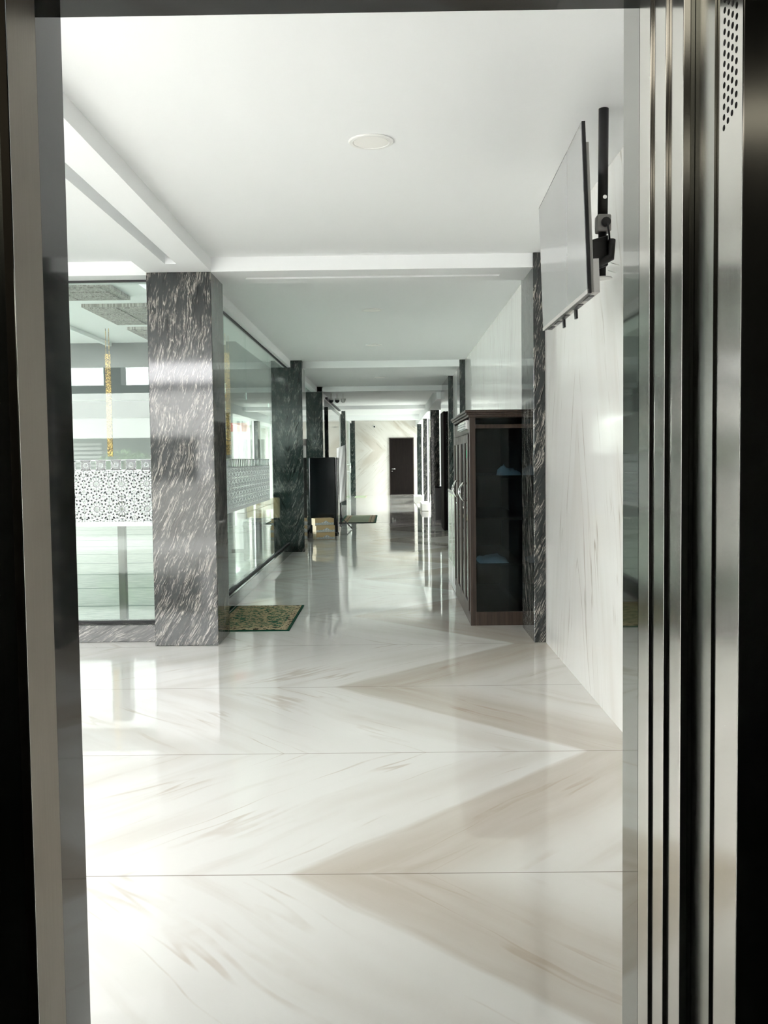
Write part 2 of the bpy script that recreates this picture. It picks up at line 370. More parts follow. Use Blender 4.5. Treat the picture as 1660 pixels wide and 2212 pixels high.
MB().tube([(-1.27, 30.1, 0.86), (-1.27, 30.1, 1.18)], 0.014).tube([(-1.35, 30.1, 0.92), (-1.27, 30.1, 0.92)], 0.009).tube([(-1.35, 30.1, 1.12), (-1.27, 30.1, 1.12)], 0.009).build('door_handle', M['chrome'], w4)
# right glazed bays
w5 = stree('window_5', (1.25, 25, 0))
for a, b in ((23.1, 27.4), (27.9, 31.4), (31.9, 34.2)): box(1.245, 1.255, a, b, 0.0, 2.42).build('pane', M['glass'], w5)
for y in (23.12, 27.3, 28.0, 31.3): box(1.05, 1.09, y, y + 0.04, 0, 2.42).build('window_frame', M['alu'], w5)
# white vinyl lattice stuck on the glass
def lattice(mb, to, cells, s, r_out, wd):
    """flat strips; to(u, v, d) gives a world point, u along the pane, v up, d off the pane"""
    def strip(p, q, w=wd):
        dx, dy = q[0] - p[0], q[1] - p[1]; L = math.hypot(dx, dy) or 1; nx, ny = -dy / L * w / 2, dx / L * w / 2
        cs = [(p[0] + nx, p[1] + ny), (q[0] + nx, q[1] + ny), (q[0] - nx, q[1] - ny), (p[0] - nx, p[1] - ny)]
        mb.add([to(a, b, 0.0) for a, b in cs] + [to(a, b, 0.0008) for a, b in cs], [(0, 1, 2, 3), (4, 5, 6, 7), (0, 1, 5, 4), (1, 2, 6, 5), (2, 3, 7, 6), (3, 0, 4, 7)])
    for cu, cv in cells:
        n = 12; h = s / 2
        P = lambda r, t: (cu + r * math.cos(t), cv + r * math.sin(t))
        for k in range(n):
            t = 2 * math.pi * k / n; d = math.pi / n
            a0, a1 = P(r_out * 0.22, t - d), P(r_out * 0.22, t + d)
            strip(a0, a1)
            m0 = P(r_out * 0.55, t + d); strip(a1, m0)
            tip = P(r_out * 0.86, t); strip(P(r_out * 0.55, t + d), tip); strip(P(r_out * 0.55, t - d), tip)
            o1 = P(r_out, t + d); strip(m0, o1); strip(tip, o1); strip(tip, P(r_out, t - d))
        for sx, sy in ((1, 1), (-1, 1), (-1, -1), (1, -1)):
            q = (cu + sx * h, cv + sy * h)
            strip((cu + sx * h * 0.62, cv + sy * h), (cu + sx * h, cv + sy * h * 0.62)); strip((cu + sx * h * 0.70, cv + sy * h * 0.70), q)
            strip((cu + sx * h, cv + sy * h * 0.28), (cu + sx * h * 0.70, cv + sy * h * 0.70)); strip((cu + sx * h * 0.28, cv + sy * h), (cu + sx * h * 0.70, cv + sy * h * 0.70))
def vinyl(parent, to, u0, u1):
    mb = MB(); s = 0.18; n = round((u1 - u0) / s)
    lattice(mb, to, [(u0 + s * (i + .5), z) for i in range(n) for z in (0.94, 1.12)], s, 0.087, 0.0105)
    s2 = 0.108; n2 = round((u1 - u0) / s2 - 0.2)
    lattice(mb, to, [(u0 + s2 * (i + .5), 1.253) for i in range(n2)], 0.072, 0.035, 0.006)
    for za, zb in ((0.816, 0.850), (1.208, 1.222), (1.285, 1.293)):
        mb.add([to(u0, za, 0), to(u1, za, 0), to(u1, zb, 0), to(u0, zb, 0), to(u0, za, .0008), to(u1, za, .0008), to(u1, zb, .0008), to(u0, zb, .0008)],
               [(0, 1, 2, 3), (4, 5, 6, 7), (0, 1, 5, 4), (1, 2, 6, 5), (2, 3, 7, 6), (3, 0, 4, 7)])
    mb.build('vinyl_lattice', M['vinyl'], parent)
vinyl(w1, lambda u, v, d: (u, 6.795 - 0.0002 - d, v), -1.655 - 0.18 * 14, -1.655)
vinyl(w2, lambda u, v, d: (-1.425 + 0.0002 + d, u, v), 7.05, 7.05 + 0.18 * 23)

# far left dark marble wall with its rail and sliding opening
struct('wall_left', box(-1.40, -1.27, 19.6, 23.8, 0, 2.36), M['granite_dark'])
struct('trim_10', box(-1.30, -1.25, 19.2, 24.2, 2.50, 2.53), M['black'])
struct('wall_left', box(-1.62, -1.40, 18.45, 26.9, 0, ZB), M['hallwall'])
# ------------------------------------------------------------------ end door
d1 = stree('door_1', (0.38, 34.2, 0))
box(-0.02, 0.80, 34.15, 34.2, 0.01, 2.01).build('door_leaf', M['doorwood'], d1, 0.004)
MB().box(-0.05, -0.02, 34.14, 34.2, 0, 2.045).box(0.80, 0.83, 34.14, 34.2, 0, 2.045).box(-0.05, 0.83, 34.14, 34.2, 2.01, 2.045).build('door_frame', M['darkwood'], d1)
MB().tube([(0.05, 34.11, 0.93), (0.16, 34.11, 0.93)], 0.012).tube([(0.05, 34.15, 0.93), (0.05, 34.10, 0.93)], 0.024).tube([(0.05, 34.15, 0.85), (0.05, 34.12, 0.85)], 0.024).build('door_handle', M['chrome'], d1)
d2 = stree('door_2', (0.96, 17.2, 0))
box(0.93, 0.97, 16.75, 17.7, 0.005, 2.1).build('door_leaf', M['doorwood'], d2, 0.003)
d3 = stree('door_3', (1.22, 20.5, 0))
for a, b in ((18.45, 19.82), (19.83, 21.2), (21.21, 22.58)): box(1.20, 1.24, a, b, 0.01, 2.12).build('door_leaf', M['doorwood'], d3, 0.004)
struct('wall_right', box(1.20, 1.3, 18.4, 22.6, 2.13, ZC), M['paint'])
# ------------------------------------------------------------------ lift: door frame, panels, car
fr = thing('elevator_door_frame', 'stone and steel frame around the lift doorway in the foreground', 'door frame', (0, 1.6, 0))
MB().prism([(-0.549, 1.65), (-0.75, 1.65), (-0.75, 1.522), (-0.5464, 1.522)], 0, 2.3).build('jamb', M['jamb'], fr)['label'] = 'polished black stone jamb'
MB().box(0.401, 0.60, 1.548, 1.65, 0, 2.3).build('jamb', M['mirror_steel'], fr)['label'] = 'mirror grey steel jamb'
MB().box(-0.549, 0.401, 1.50, 1.65, 2.022, 2.3).build('header', M['jamb'], fr)
MB().box(-0.75, 0.60, 1.44, 1.65, -0.03, -0.002).build('threshold', M['steel'], fr)
def panel(label, x, y0, y1, cat='lift door'):
    r = thing('elevator_door_panel', label, cat, (x + 0.25, (y0 + y1) / 2, 0))
    MB().box(x, x + 0.011, y0, y1, 0.004, 2.12).build('edge_strip', M['steel'], r, 0.0012)
    MB().box(x + 0.011, x + 0.55, y0 + 0.001, y1 - 0.002, 0.004, 2.12).build('door_skin', M['steel_dark'], r)
panel('steel landing door panel stacked open, edge right beside the grey mirror jamb', 0.4012, 1.4855, 1.5475)
panel('steel door panel stacked open, middle one of the three bright edges', 0.4054, 1.418, 1.4845)
panel('steel lift car door panel stacked open, edge next to the wide dark gap', 0.4104, 1.3505, 1.417)
cr = thing('elevator_car', 'dark brushed steel lift car interior that the corridor is seen from', 'elevator', (0, 0, 0))
rp = MB().box(0.4273, 0.50, 1.272, 1.3495, 0, 2.3).build('door_slot', M['steel_dark'], cr)
rp = MB().box(0.4305, 0.475, 1.18, 1.271, 0, 2.3).build('return_panel', M['steel'], cr, 0.002)
gr = MB()
for k in range(22):
    for j in range(4):
        yy = 1.245 - 0.0142 * j; zz = 1.687 + 0.0133 * k + 0.0044 * j
        gr.add([(0.4305 - 0.0003, yy + 0.0039 * math.cos(t * math.pi / 5), zz + 0.0039 * math.sin(t * math.pi / 5)) for t in range(10)] +
               [(0.4305 + 0.004, yy + 0.0039 * math.cos(t * math.pi / 5), zz + 0.0039 * math.sin(t * math.pi / 5)) for t in range(10)],
               [tuple(range(10)), tuple(range(19, 9, -1))] + [(t, (t + 1) % 10, 10 + (t + 1) % 10, 10 + t) for t in range(10)])
gr.build('speaker_grille', M['hole'], rp)
MB().box(0.475, 0.80, 1.1802, 1.22, 0, 2.3).build('front_panel', M['steel_dark'], cr)
MB().box(-0.5464, -0.56, 1.4046, 1.5215, 0, 2.3).build('strike_post', M['steel_beige'], fr)['label'] = 'champagne brushed strip'
MB().box(-0.80, -0.5475, 1.405, 1.43, 0, 2.3).build('return_panel', M['steel_dark'], fr)
MB().tube([(-0.5468, 1.4050, 0), (-0.5468, 1.4050, 2.3)], 0.0012, 8).build('edge_bead', M['chrome'], fr)
MB().box(-0.84, -0.80, -0.95, 1.40, 0, 2.3).build('side_wall', M['steel_dark'], cr)
MB().box(0.80, 0.84, -0.95, 1.22, 0, 2.3).build('side_wall', M['steel_dark'], cr)
MB().box(-0.84, 0.84, -0.99, -0.95, 0, 2.3).build('back_wall', M['car_dark'], cr)
MB().box(-0.84, 0.84, -0.99, 1.40, 2.3, 2.34).build('car_ceiling', M['car_dark'], cr)
MB().box(-0.84, 0.84, -0.99, 1.36, -0.04, -0.001).build('car_floor', M['car_dark'], cr)
for yy, h in ((0.45, 0.16), (-0.6, 0.10)):
    MB().box(-0.6, 0.6, yy - h, yy + h, 2.285, 2.299).build('ceiling_light', M['lamp'], cr)

# ------------------------------------------------------------------ ceiling downlights
def downlight(x, y, label):
    r = thing('ceiling_downlight', label, 'ceiling light', (x, y, ZC))
    MB().lathe(x, y, [(0.098, ZC - 0.0005), (0.098, ZC - 0.004), (0.094, ZC - 0.007), (0.080, ZC - 0.008), (0.076, ZC - 0.004)], 40).build('trim_ring', M['white'], r)
    MB().lathe(x, y, [(0.075, ZC - 0.003), (0.075, ZC - 0.0062), (0.070, ZC - 0.0064)], 40).build('diffuser', M['offdiffuser'], r)
    return r
G = 'round ceiling downlights along the corridor'
d0 = downlight(-0.069, 4.22, 'large round white ceiling downlight nearest, above the lobby'); d0['group'] = G
for x, y, l in ((-0.156, 8.88, 'white round downlight just past the first cross beam'), (-0.187, 11.58, 'second small downlight past the first cross beam'),
                (-0.158, 16.1, 'small distant downlight between the second and third cross beams')):
    dup(d0, (x + 0.069, y - 4.22, 0), l, G)

# ------------------------------------------------------------------ television and its ceiling mount
def lerp(a, b, t): return Vector(a) * (1 - t) + Vector(b) * t
tn0, tn1 = Vector((0.643, 3.216, 2.377)), Vector((0.664, 3.216, 1.815))
tf0, tf1 = Vector((0.703, 4.512, 2.428)), Vector((0.722, 4.512, 1.862))
tv = thing('wall_television', 'large flat grey television hanging from the ceiling on the right', 'television', ((tn1 + tf1) / 2)[:])
nrm = (tf0 - tn0).cross(tn1 - tn0).normalized()
if nrm.x < 0: nrm = -nrm           # points to the back of the set
def slab(c4, d0_, d1_): return MB().hexa([p + nrm * d0_ for p in c4] + [p + nrm * d1_ for p in c4])
def quad(a0, a1, b0, b1):          # a along the width (0 near, 1 far), b down (0 top, 1 bottom)
    P = lambda a, b: lerp(lerp(tn0, tf0, a), lerp(tn1, tf1, a), b)
    return [P(a0, b0), P(a1, b0), P(a1, b1), P(a0, b1)]
slab(quad(0.006, 0.994, 0.010, 0.975), -0.0006, 0.004).build('screen', M['screen'], tv)
slab(quad(0, 1, 0, 1), 0.0005, 0.012).build('bezel', M['black'], tv)
slab(quad(0.0, 1.0, 0.975, 1.0), -0.002, 0.004).build('chin', M['tvgrey'], tv)
slab(quad(0.004, 0.996, 0.12, 0.995), 0.012, 0.022).build('back_cover', M['tvgrey'], tv)
slab(quad(0.0, 0.995, 0.80, 0.998), 0.022, 0.040).build('back_cover', M['tvgrey'], tv)
for a0, a1 in ((0.06, 0.16), (0.24, 0.36), (0.50, 0.62), (0.68, 0.78), (0.86, 0.95)):
    c4 = quad(a0, a1, 0.9985, 1.003); MB().hexa([p + nrm * 0.016 for p in c4] + [p + nrm * 0.034 for p in c4]).build('speaker_vent', M['black'], tv)
for a in (0.36, 0.62):
    slab(quad(a, a + 0.03, 0.98, 1.06), 0.028, 0.036).build('foot_bracket', M['black'], tv)
px, py = 0.863, 3.876
mt = thing('ceiling_tv_mount', 'black ceiling pole mount carrying the flat television', 'tv mount', (px, py, ZC))
MB().tube([(px, py, ZC - 0.0), (px - 0.004, py, 2.22)], 0.020, 20).build('pole', M['black'], mt)
MB().tube([(px - 0.004, py, 2.22), (px - 0.008, py, 1.99)], 0.0165, 20).build('inner_pole', M['black'], mt)
MB().tube([(px, py - 0.020, 2.30), (px, py - 0.024, 2.30)], 0.008, 16).build('bolt', M['chrome'], mt)
MB().box(px - 0.03, px + 0.024, py - 0.032, py + 0.03, 2.165, 2.232).build('socket_box', M['tvgrey'], mt, 0.006)
MB().tube([(px, py - 0.032, 2.198), (px, py - 0.05, 2.198)], 0.018, 16).build('plug', M['black'], mt)
MB().tube([(px + 0.004, py - 0.05, 2.19), (px + 0.012, py - 0.045, 2.15), (px + 0.02, py - 0.03, 2.09), (px + 0.026, py - 0.03, 2.05), (px + 0.016, py - 0.02, 2.055)], 0.004, 8).build('power_cable', M['black'], mt)
MB().hexa([(0.745, py - .12, 1.985), (px + .012, py - .03, 2.03), (px + .012, py + .03, 2.03), (0.745, py + .12, 1.985), (0.745, py - .12, 2.10), (px + .012, py - .03, 2.15), (px + .012, py + .03, 2.15), (0.745, py + .12, 2.10)]).build('tilt_bracket', M['black'], mt, 0.004)
MB().tube([(0.77, py - 0.05, 2.0), (px + 0.02, py - 0.04, 2.06), (px + 0.025, py - 0.03, 2.13)], 0.016, 10).build('swivel_arm', M['black'], mt)
MB().lathe(px - 0.008, py, [(0.012, 1.990), (0.042, 1.987), (0.042, 1.983), (0.012, 1.981)], 24).build('end_cap', M['white'], mt)
MB().tube([(px + 0.02, py - 0.03, 2.04), (px + 0.055, py - 0.03, 2.03)], 0.0015, 6).tube([(px + 0.01, py - 0.03, 2.01), (px + 0.04, py - 0.03, 2.0)], 0.0015, 6).build('cable_tie', M['white'], mt)

# ------------------------------------------------------------------ wooden cabinet
cb = thing('wooden_cabinet', 'tall dark brown wooden cabinet with glass doors against the right wall', 'cabinet', (0.80, 8.02, 0))
xa, xb, ya, yb = 0.595, 1.035, 7.20, 8.84
f = MB()
f.box(xa, xa + 0.045, ya, ya + 0.03, 0.0, 1.58).box(xb - 0.035, xb, ya, ya + 0.03, 0, 1.58)
f.box(xa + .045, xb - .035, ya, ya + .03, 0, 0.105).box(xa + .045, xb - .035, ya, ya + .03, 1.495, 1.525).box(xa + .045, xb - .035, ya, ya + .03, 1.575, 1.58)
f.box(xa, xb, yb - 0.03, yb, 0, 1.58).box(xb - 0.02, xb, ya + .03, yb - .03, 0, 1.58)
f.box(xa, xb, ya + .03, yb - .03, 0.08, 0.105).box(xa, xb, ya + .03, yb - .03, 1.56, 1.58)
f.box(xa, xa + .02, ya + .03, yb - .03, 0, 0.10).box(xa, xa + .02, ya + .03, yb - .03, 1.46, 1.58)
f.box(xa, xa + .03, ya + .03, ya + .05, .1, 1.46).box(xa, xa + .03, 8.00, 8.04, .1, 1.46)
f.build('frame', M['darkwood'], cb, 0.003)
MB().box(xa - .012, xb, ya - .012, yb + .012, 1.58, 1.598).box(xa - .025, xb, ya - .02, yb + .02, 1.598, 1.615).box(xa - .035, xb, ya - .03, yb + .03, 1.615, 1.633).build('cornice', M['darkwood'], cb, 0.004)
MB().box(xa + .045, xb - .035, ya + .010, ya + .014, .105, 1.495).build('side_glass', M['cabglass'], cb)
MB().box(xa + .045, xb - .035, ya + .010, ya + .014, 1.525, 1.575).build('side_glass', M['cabglass'], cb)
for z in (0.45, 0.80, 1.12): MB().box(xa + .02, xb - .02, ya + .04, yb - .03, z, z + .018).build('shelf', M['darkwood'], cb)
dy = [(7.255, 7.62), (7.625, 7.995), (8.045, 8.41), (8.415, 8.80)]
for i, (a, b) in enumerate(dy):
    dr = MB().box(xa - .012, xa + .008, a, a + .05, .105, 1.455).box(xa - .012, xa + .008, b - .05, b, .105, 1.455).box(xa - .012, xa + .008, a + .05, b - .05, .105, .17).box(xa - .012, xa + .008, a + .05, b - .05, 1.39, 1.455).build('door', M['darkwood'], cb, 0.003)
    MB().box(xa - .004, xa, a + .05, b - .05, .17, 1.39).build('door_glass', M['cabglass'], dr)
    hy = b - .03 if i % 2 == 0 else a + .03; sg = -1 if i % 2 == 0 else 1
    hp = [(xa - .02 - .028 * math.sin(math.pi * t / 10), hy + sg * 0.055 * math.sin(math.pi * t / 10), 0.935 + 0.014 * t) for t in range(11)]
    MB().tube([(xa - .010, hy, 0.935)] + hp + [(xa - .010, hy, 1.075)], 0.006, 10).build('handle', M['chrome'], dr)
    MB().tube([(xa - .012, hy, 0.88), (xa - .020, hy, 0.88)], 0.008, 12).build('lock', M['chrome'], dr)
MB().box(xa - .0145, xa - .0125, 7.30, 7.345, 1.275, 1.335).build('sticker', M['green'], cb)['label'] = 'small green sticker'
lp = MB()
for k in range(3): lp.box(xa - .03 + .003 * k, xa - .001, 7.36, 8.05, 1.50 + .02 * k, 1.514 + .02 * k)
lp.box(xa - .012, xa - .001, 7.34, 8.07, 1.495, 1.565).build('name_plate', M['alu'], cb)['label'] = 'pale slatted plate on the head board'
def cloth(x0_, x1_, y0_, y1_, z0_, h, label, seed, slope=0.0):
    rnd = random.Random(seed); nx, ny = 12, 8; mb = MB(); vs = []
    for j in range(ny + 1):
        for i in range(nx + 1):
            u, v = i / nx, j / ny; e = (math.sin(math.pi * u) ** 0.4) * (math.sin(math.pi * v) ** 0.4)
            vs.append((x0_ + (x1_ - x0_) * u + rnd.uniform(-.008, .008), y0_ + (y1_ - y0_) * v, z0_ + .001 + e * h * (1 - slope * u) * rnd.uniform(.75, 1.1) * (0.55 + 0.45 * abs(math.sin(4.3 * u + seed) * math.cos(5.1 * v + 2 * u + seed)))))
    fs = [(j * (nx + 1) + i, j * (nx + 1) + i + 1, (j + 1) * (nx + 1) + i + 1, (j + 1) * (nx + 1) + i) for j in range(ny) for i in range(nx)]
    n0 = len(vs); vs += [(x, y, z0_ + .0005) for x, y, z in vs]
    fs += [tuple(n0 + k for k in reversed(q)) for q in fs]
    per = [i for i in range(nx + 1)] + [j * (nx + 1) + nx for j in range(1, ny + 1)] + [ny * (nx + 1) + i for i in range(nx - 1, -1, -1)] + [j * (nx + 1) for j in range(ny - 1, 0, -1)]
    fs += [(per[k], per[(k + 1) % len(per)], n0 + per[(k + 1) % len(per)], n0 + per[k]) for k in range(len(per))]
    mb.add(vs, fs, True)
    tag(mb.build('folded_cloth', M['cloth'], None, loc=((x0_ + x1_) / 2, (y0_ + y1_) / 2, z0_)), label, 'cloth', 'cloths inside the cabinet')
cloth(0.83, 1.00, 7.27, 7.6, 1.138, 0.12, 'pale blue-white cloth on the upper shelf behind the cabinet side glass', 1, 0.6)
cloth(0.67, 0.90, 7.27, 7.6, 0.468, 0.075, 'folded pale blue-white cloth on the lowest shelf behind the cabinet side glass', 2, 0.2)

# ------------------------------------------------------------------ low glass showcase behind the cabinet
sh = thing('glass_showcase', 'low white-framed glass showcase just behind the dark wooden cabinet', 'showcase', (0.82, 9.5, 0))
xa, xb, ya, yb = 0.60, 1.03, 8.95, 10.05; s = MB(); t = 0.025
for x in (xa, xb - t):
    for y in (ya, (ya + yb) / 2 - t / 2, yb - t): s.box(x, x + t, y, y + t, 0, 0.94)
for z in (0.0, 0.20, 0.925):
    s.box(xa, xa + t, ya, yb, z, z + t).box(xb - t, xb, ya, yb, z, z + t).box(xa, xb, ya, ya + t, z, z + t).box(xa, xb, yb - t, yb, z, z + t)
s.build('frame', M['alu'], sh)
MB().box(xa + .004, xa + .008, ya + t, yb - t, .225, .925).box(xa + t, xb - t, ya + .004, ya + .008, .225, .925).box(xa + t, xb - t, yb - .008, yb - .004, .225, .925).build('glass', M['showglass'], sh)
MB().box(xa, xb, ya, yb, 0.951, 0.957).build('top_glass', M['showglass'], sh)
MB().box(xa + .003, xb - .003, ya + .003, yb - .003, 0.026, .199).build('base_panel', M['alu'], sh)
MB().box(xa + t, xb - t, ya + t, yb - t, .56, .568).build('shelf', M['showglass'], sh)

# ------------------------------------------------------------------ rugs
def near_rug():
    m, nt, b, g, c, (x, y, z) = rug_mat('green_beige_rug', (0.40, 0.33, 0.20), (0.02, 0.10, 0.055), (0.012, 0.02, 0.015), None, 24.0)
    edge = g.m('MAXIMUM', g.step(g.m('ABSOLUTE', x), 0.275, 0.280), g.step(g.m('ABSOLUTE', y), 0.590, 0.597))
    inner = g.m('MAXIMUM', g.step(g.m('ABSOLUTE', x), 0.23, 0.235), g.step(g.m('ABSOLUTE', y), 0.50, 0.51))
    n = g.noise(g.vec(x, y, 9.0), 34.0, 2.0, 0.5, 1.0)
    bc = g.mix(g.step(n, 0.52, 0.56), (0.44, 0.36, 0.23), (0.06, 0.05, 0.03))
    c = g.mix(inner, c, bc); c = g.mix(edge, c, (0.008, 0.06, 0.035))
    nt.links.new(c, b.inputs['Base Color']); b.inputs['Roughness'].default_value = 0.95; b.inputs['Specular IOR Level'].default_value = 0.1
    mb = MB(); nx, ny = 14, 24
    vs = [(-1.365 + 0.592 * i / nx, 7.055 + 1.235 * j / ny, 0.012 + 0.002 * math.sin(i * 1.3 + j * .9) + (0.0 if 0 < i < nx and 0 < j < ny else -.006)) for j in range(ny + 1) for i in range(nx + 1)]
    fs = [(j * (nx + 1) + i, j * (nx + 1) + i + 1, (j + 1) * (nx + 1) + i + 1, (j + 1) * (nx + 1) + i) for j in range(ny) for i in range(nx)]
    mb.add(vs, fs); mb.box(-1.365, -0.773, 7.055, 8.29, 0.0008, 0.006)
    tag(mb.build('floor_rug', m, None, loc=(-1.069, 7.67, 0)), 'green and beige patterned rug on the marble beside the nearest column', 'rug')
near_rug()
m, nt, b, g, c, (x, y, z) = rug_mat('striped_green_rug', (0.52, 0.64, 0.44), (0.62, 0.66, 0.46), (0.40, 0.54, 0.36), None, 22.0)
bx = g.m('ABSOLUTE', x); st = g.step(g.m('PINGPONG', g.m('ADD', bx, 0.0), 0.035), 0.028, 0.031)
c = g.mix(g.step(bx, 0.20, 0.205), c, g.mix(st, (0.70, 0.58, 0.38), (0.14, 0.16, 0.08))); c = g.mix(g.step(bx, 0.325, 0.33), c, (0.01, 0.13, 0.07))
c = g.mix(g.step(y, -1.16, -1.18), c, (0.02, 0.05, 0.03))
nt.links.new(c, b.inputs['Base Color']); b.inputs['Roughness'].default_value = 0.95
tag(box(-1.035, -0.315, 19.15, 21.6, 0.0008, 0.012).build('floor_rug', m, None, loc=(-0.675, 20.375, 0)), 'green rug with striped beige ends beyond the tripod stand', 'rug')
tag(box(-1.24, -0.86, 32.2, 33.55, 0.0008, 0.012).build('floor_rug', m, None, loc=(-1.07, 32.9, 0)), 'small green rug far away at the left end of the corridor', 'rug')

# ------------------------------------------------------------------ refrigerator, water boxes, tripod
fg = thing('drinks_refrigerator', 'black upright refrigerator with silver front edge standing by the left glass', 'refrigerator', (-1.13, 16.2, 0))
MB().box(-1.365, -0.925, 15.9, 16.5, 0.05, 1.32).build('body', M['blackgloss'], fg, 0.012)
dd = MB().box(-0.920, -0.892, 15.9, 16.5, 0.05, 1.315).build('door', M['blackgloss'], fg, 0.01)
MB().box(-0.893, -0.886, 15.9, 15.915, 0.07, 1.30).build('edge_trim', M['chrome'], dd)
for x in (-1.33, -0.96):
    for y in (15.94, 16.42): MB().box(x, x + .05, y, y + .05, 0.0, 0.05).build('foot', M['black'], fg)
def carton_mat():
    m, nt, b = new_mat('printed_water_carton'); g = NG(nt); x, y, z = g.obj()
    # snow mountains over a blue-grey lake on kraft card
    rg = g.noise(g.vec(g.m('MULTIPLY', x, 16.0), 0.0, 2.0), 1.0, 4.0, 0.65)
    peak = g.m('MAXIMUM', 0.0, g.m('SUBTRACT', 0.034, g.m('MULTIPLY', g.m('ABSOLUTE', g.m('SUBTRACT', x, 0.02)), 0.55)))
    ridge = g.m('ADD', g.m('ADD', 0.045, g.m('MULTIPLY', g.m('SUBTRACT', rg, 0.5), 0.035)), peak)
    below = g.step(g.m('SUBTRACT', ridge, z), -0.001, 0.001)
    sn = g.noise(g.vec(x, y, z), 70.0, 3.0)
    c = g.mix(below, (0.42, 0.31, 0.16), g.mix(g.step(sn, 0.42, 0.6), (0.28, 0.31, 0.32), (0.62, 0.63, 0.62)))
    c = g.mix(g.m('MULTIPLY', g.step(z, 0.046, 0.036), 0.8), c, g.mix(g.step(sn, 0.4, 0.62), (0.25, 0.31, 0.34), (0.40, 0.38, 0.32)))
    c = g.mix(g.step(z, 0.012, 0.008), c, (0.34, 0.27, 0.16))
    nt.links.new(c, b.inputs['Base Color']); b.inputs['Roughness'].default_value = 0.75; return m
M['carton'] = carton_mat(); M['cartonend'] = plain('pale_carton_end', (0.70, 0.60, 0.44), 0.8)
labels = ('printed water carton at the bottom of the stack of three before the refrigerator', 'printed water carton in the middle of the stack of three', 'printed water carton on top of the stack of three, shifted left')
for k in range(3):
    cx_, cy_ = (-1.09, 15.30) if k < 2 else (-1.105, 15.30)
    r = thing('water_carton', labels[k], 'box', (cx_, cy_, 0.114 * k + 0.0005 * k), 'stack of printed water cartons')
    MB().box(cx_ - .155, cx_ + .155, cy_ - .11, cy_ + .11, 0.114 * k + .0005 * k, 0.114 * (k + 1)).build('carton', M['carton'], r, 0.002)
    MB().box(cx_ - .1565, cx_ - .1552, cy_ - .108, cy_ + .108, 0.114 * k + .003, 0.114 * (k + 1) - .002).build('end_flap', M['cartonend'], r)
    r.rotation_euler = (0, 0, 0.34)
tr = thing('tripod_stand', 'black tripod stand with a white sheet draped over it beside the refrigerator', 'stand', (-0.935, 17.6, 0))
cx_, cy_ = -0.935, 17.6
MB().tube([(cx_, cy_, 0.04), (cx_, cy_, 1.50)], 0.014, 12).build('pole', M['black'], tr)
for a in (-0.5, 1.6, 3.7):
    MB().tube([(cx_, cy_, 0.22), (cx_ + .24 * math.cos(a), cy_ + .24 * math.sin(a), 0.012)], 0.010, 8).build('leg', M['black'], tr)
MB().tube([(cx_, cy_, 0.17), (cx_, cy_, 0.25)], 0.024, 12).build('collar', M['black'], tr)
sm = MB(); n = 28; rows = 20; vs = []
for j in range(rows + 1):
    v = j / rows
    for i in range(n):
        t_ = 2 * math.pi * i / n; w = 0.082 + 0.006 * math.sin(v * 4) + 0.005 * math.sin(t_ * 5 + v * 3) + 0.004 * math.sin(t_ * 9 - v * 8)
        vs.append((cx_ + 0.028 + w * math.cos(t_) * (1 - .1 * v), cy_ + 0.05 * math.sin(t_) + .006 * math.sin(t_ * 7 + v * 12), 0.50 + 1.02 * (1 - v) + (0.03 * math.cos(t_) if j in (0, rows) else 0)))
fs = [(j * n + i, j * n + (i + 1) % n, (j + 1) * n + (i + 1) % n, (j + 1) * n + i) for j in range(rows) for i in range(n)]
fs.append(tuple(range(n))); fs.append(tuple(rows * n + i for i in range(n - 1, -1, -1)))
sm.add(vs, fs, True); sm.build('sheet', M['sheet'], tr)['label'] = 'white creased sheet'

# ------------------------------------------------------------------ small far things
def dome(x, y, z, label, m):
    r = thing('dome_camera', label, 'camera', (x, y, z), 'small cameras under the third beam')
    MB().lathe(x, y, [(0.05, z), (0.05, z - .025), (0.046, z - .03)], 20).build('mount', M['white'], r)
    MB().lathe(x, y, [(0.045, z - .03), (0.043, z - .05), (0.034, z - .068), (0.018, z - .08), (0.004, z - .083)], 20).build('dome', m, r)
    MB().tube([(x, y, z), (x, y, ZB)], 0.012, 10).build('stem', M['white'], r)
dome(-0.905, 18.5, 2.455, 'white dome camera under the third beam, rightmost of three', M['white'])
dome(-1.02, 18.5, 2.455, 'black dome camera under the third beam, middle of three', M['black'])
dome(-1.135, 18.5, 2.455, 'black dome standing in for a camera reflection under the third beam, leftmost of three', M['black'])  # added dome, takes the place of a mirrored camera image
r = thing('bullet_camera', 'tiny dark camera high on the chevron marble end wall', 'camera', (-0.57, 34.2, 2.455))
MB().tube([(-0.57, 34.2, 2.455), (-0.57, 34.06, 2.44)], 0.03, 14).build('housing', M['black'], r)
MB().tube([(-0.57, 34.2, 2.455), (-0.57, 34.17, 2.455)], 0.05, 14).build('mount', M['white'], r)
r = thing('waste_bin', 'tall narrow black bin standing by the right pilasters', 'bin', (0.985, 19.95, 0))
MB().box(0.915, 1.045, 19.88, 20.05, 0.0, 0.66).build('body', M['black'], r, 0.006)
MB().box(0.91, 1.05, 19.875, 20.055, 0.66, 0.70).build('lid', M['blackgloss'], r, 0.006)
tag(box(0.76, 0.965, 23.45, 25.0, 0, 0.165).build('floor_block', M['bldwhite'], None, 0.004, loc=(0.86, 24.2, 0)), 'white floor block nearer of two along the far right side', 'block', 'white blocks by the right pilasters')
tag(box(0.70, 0.93, 28.2, 29.6, 0, 0.165).build('floor_block', M['bldwhite'], None, 0.004, loc=(0.82, 28.9, 0)), 'white floor block farther of two, near the brown end door', 'block', 'white blocks by the right pilasters')
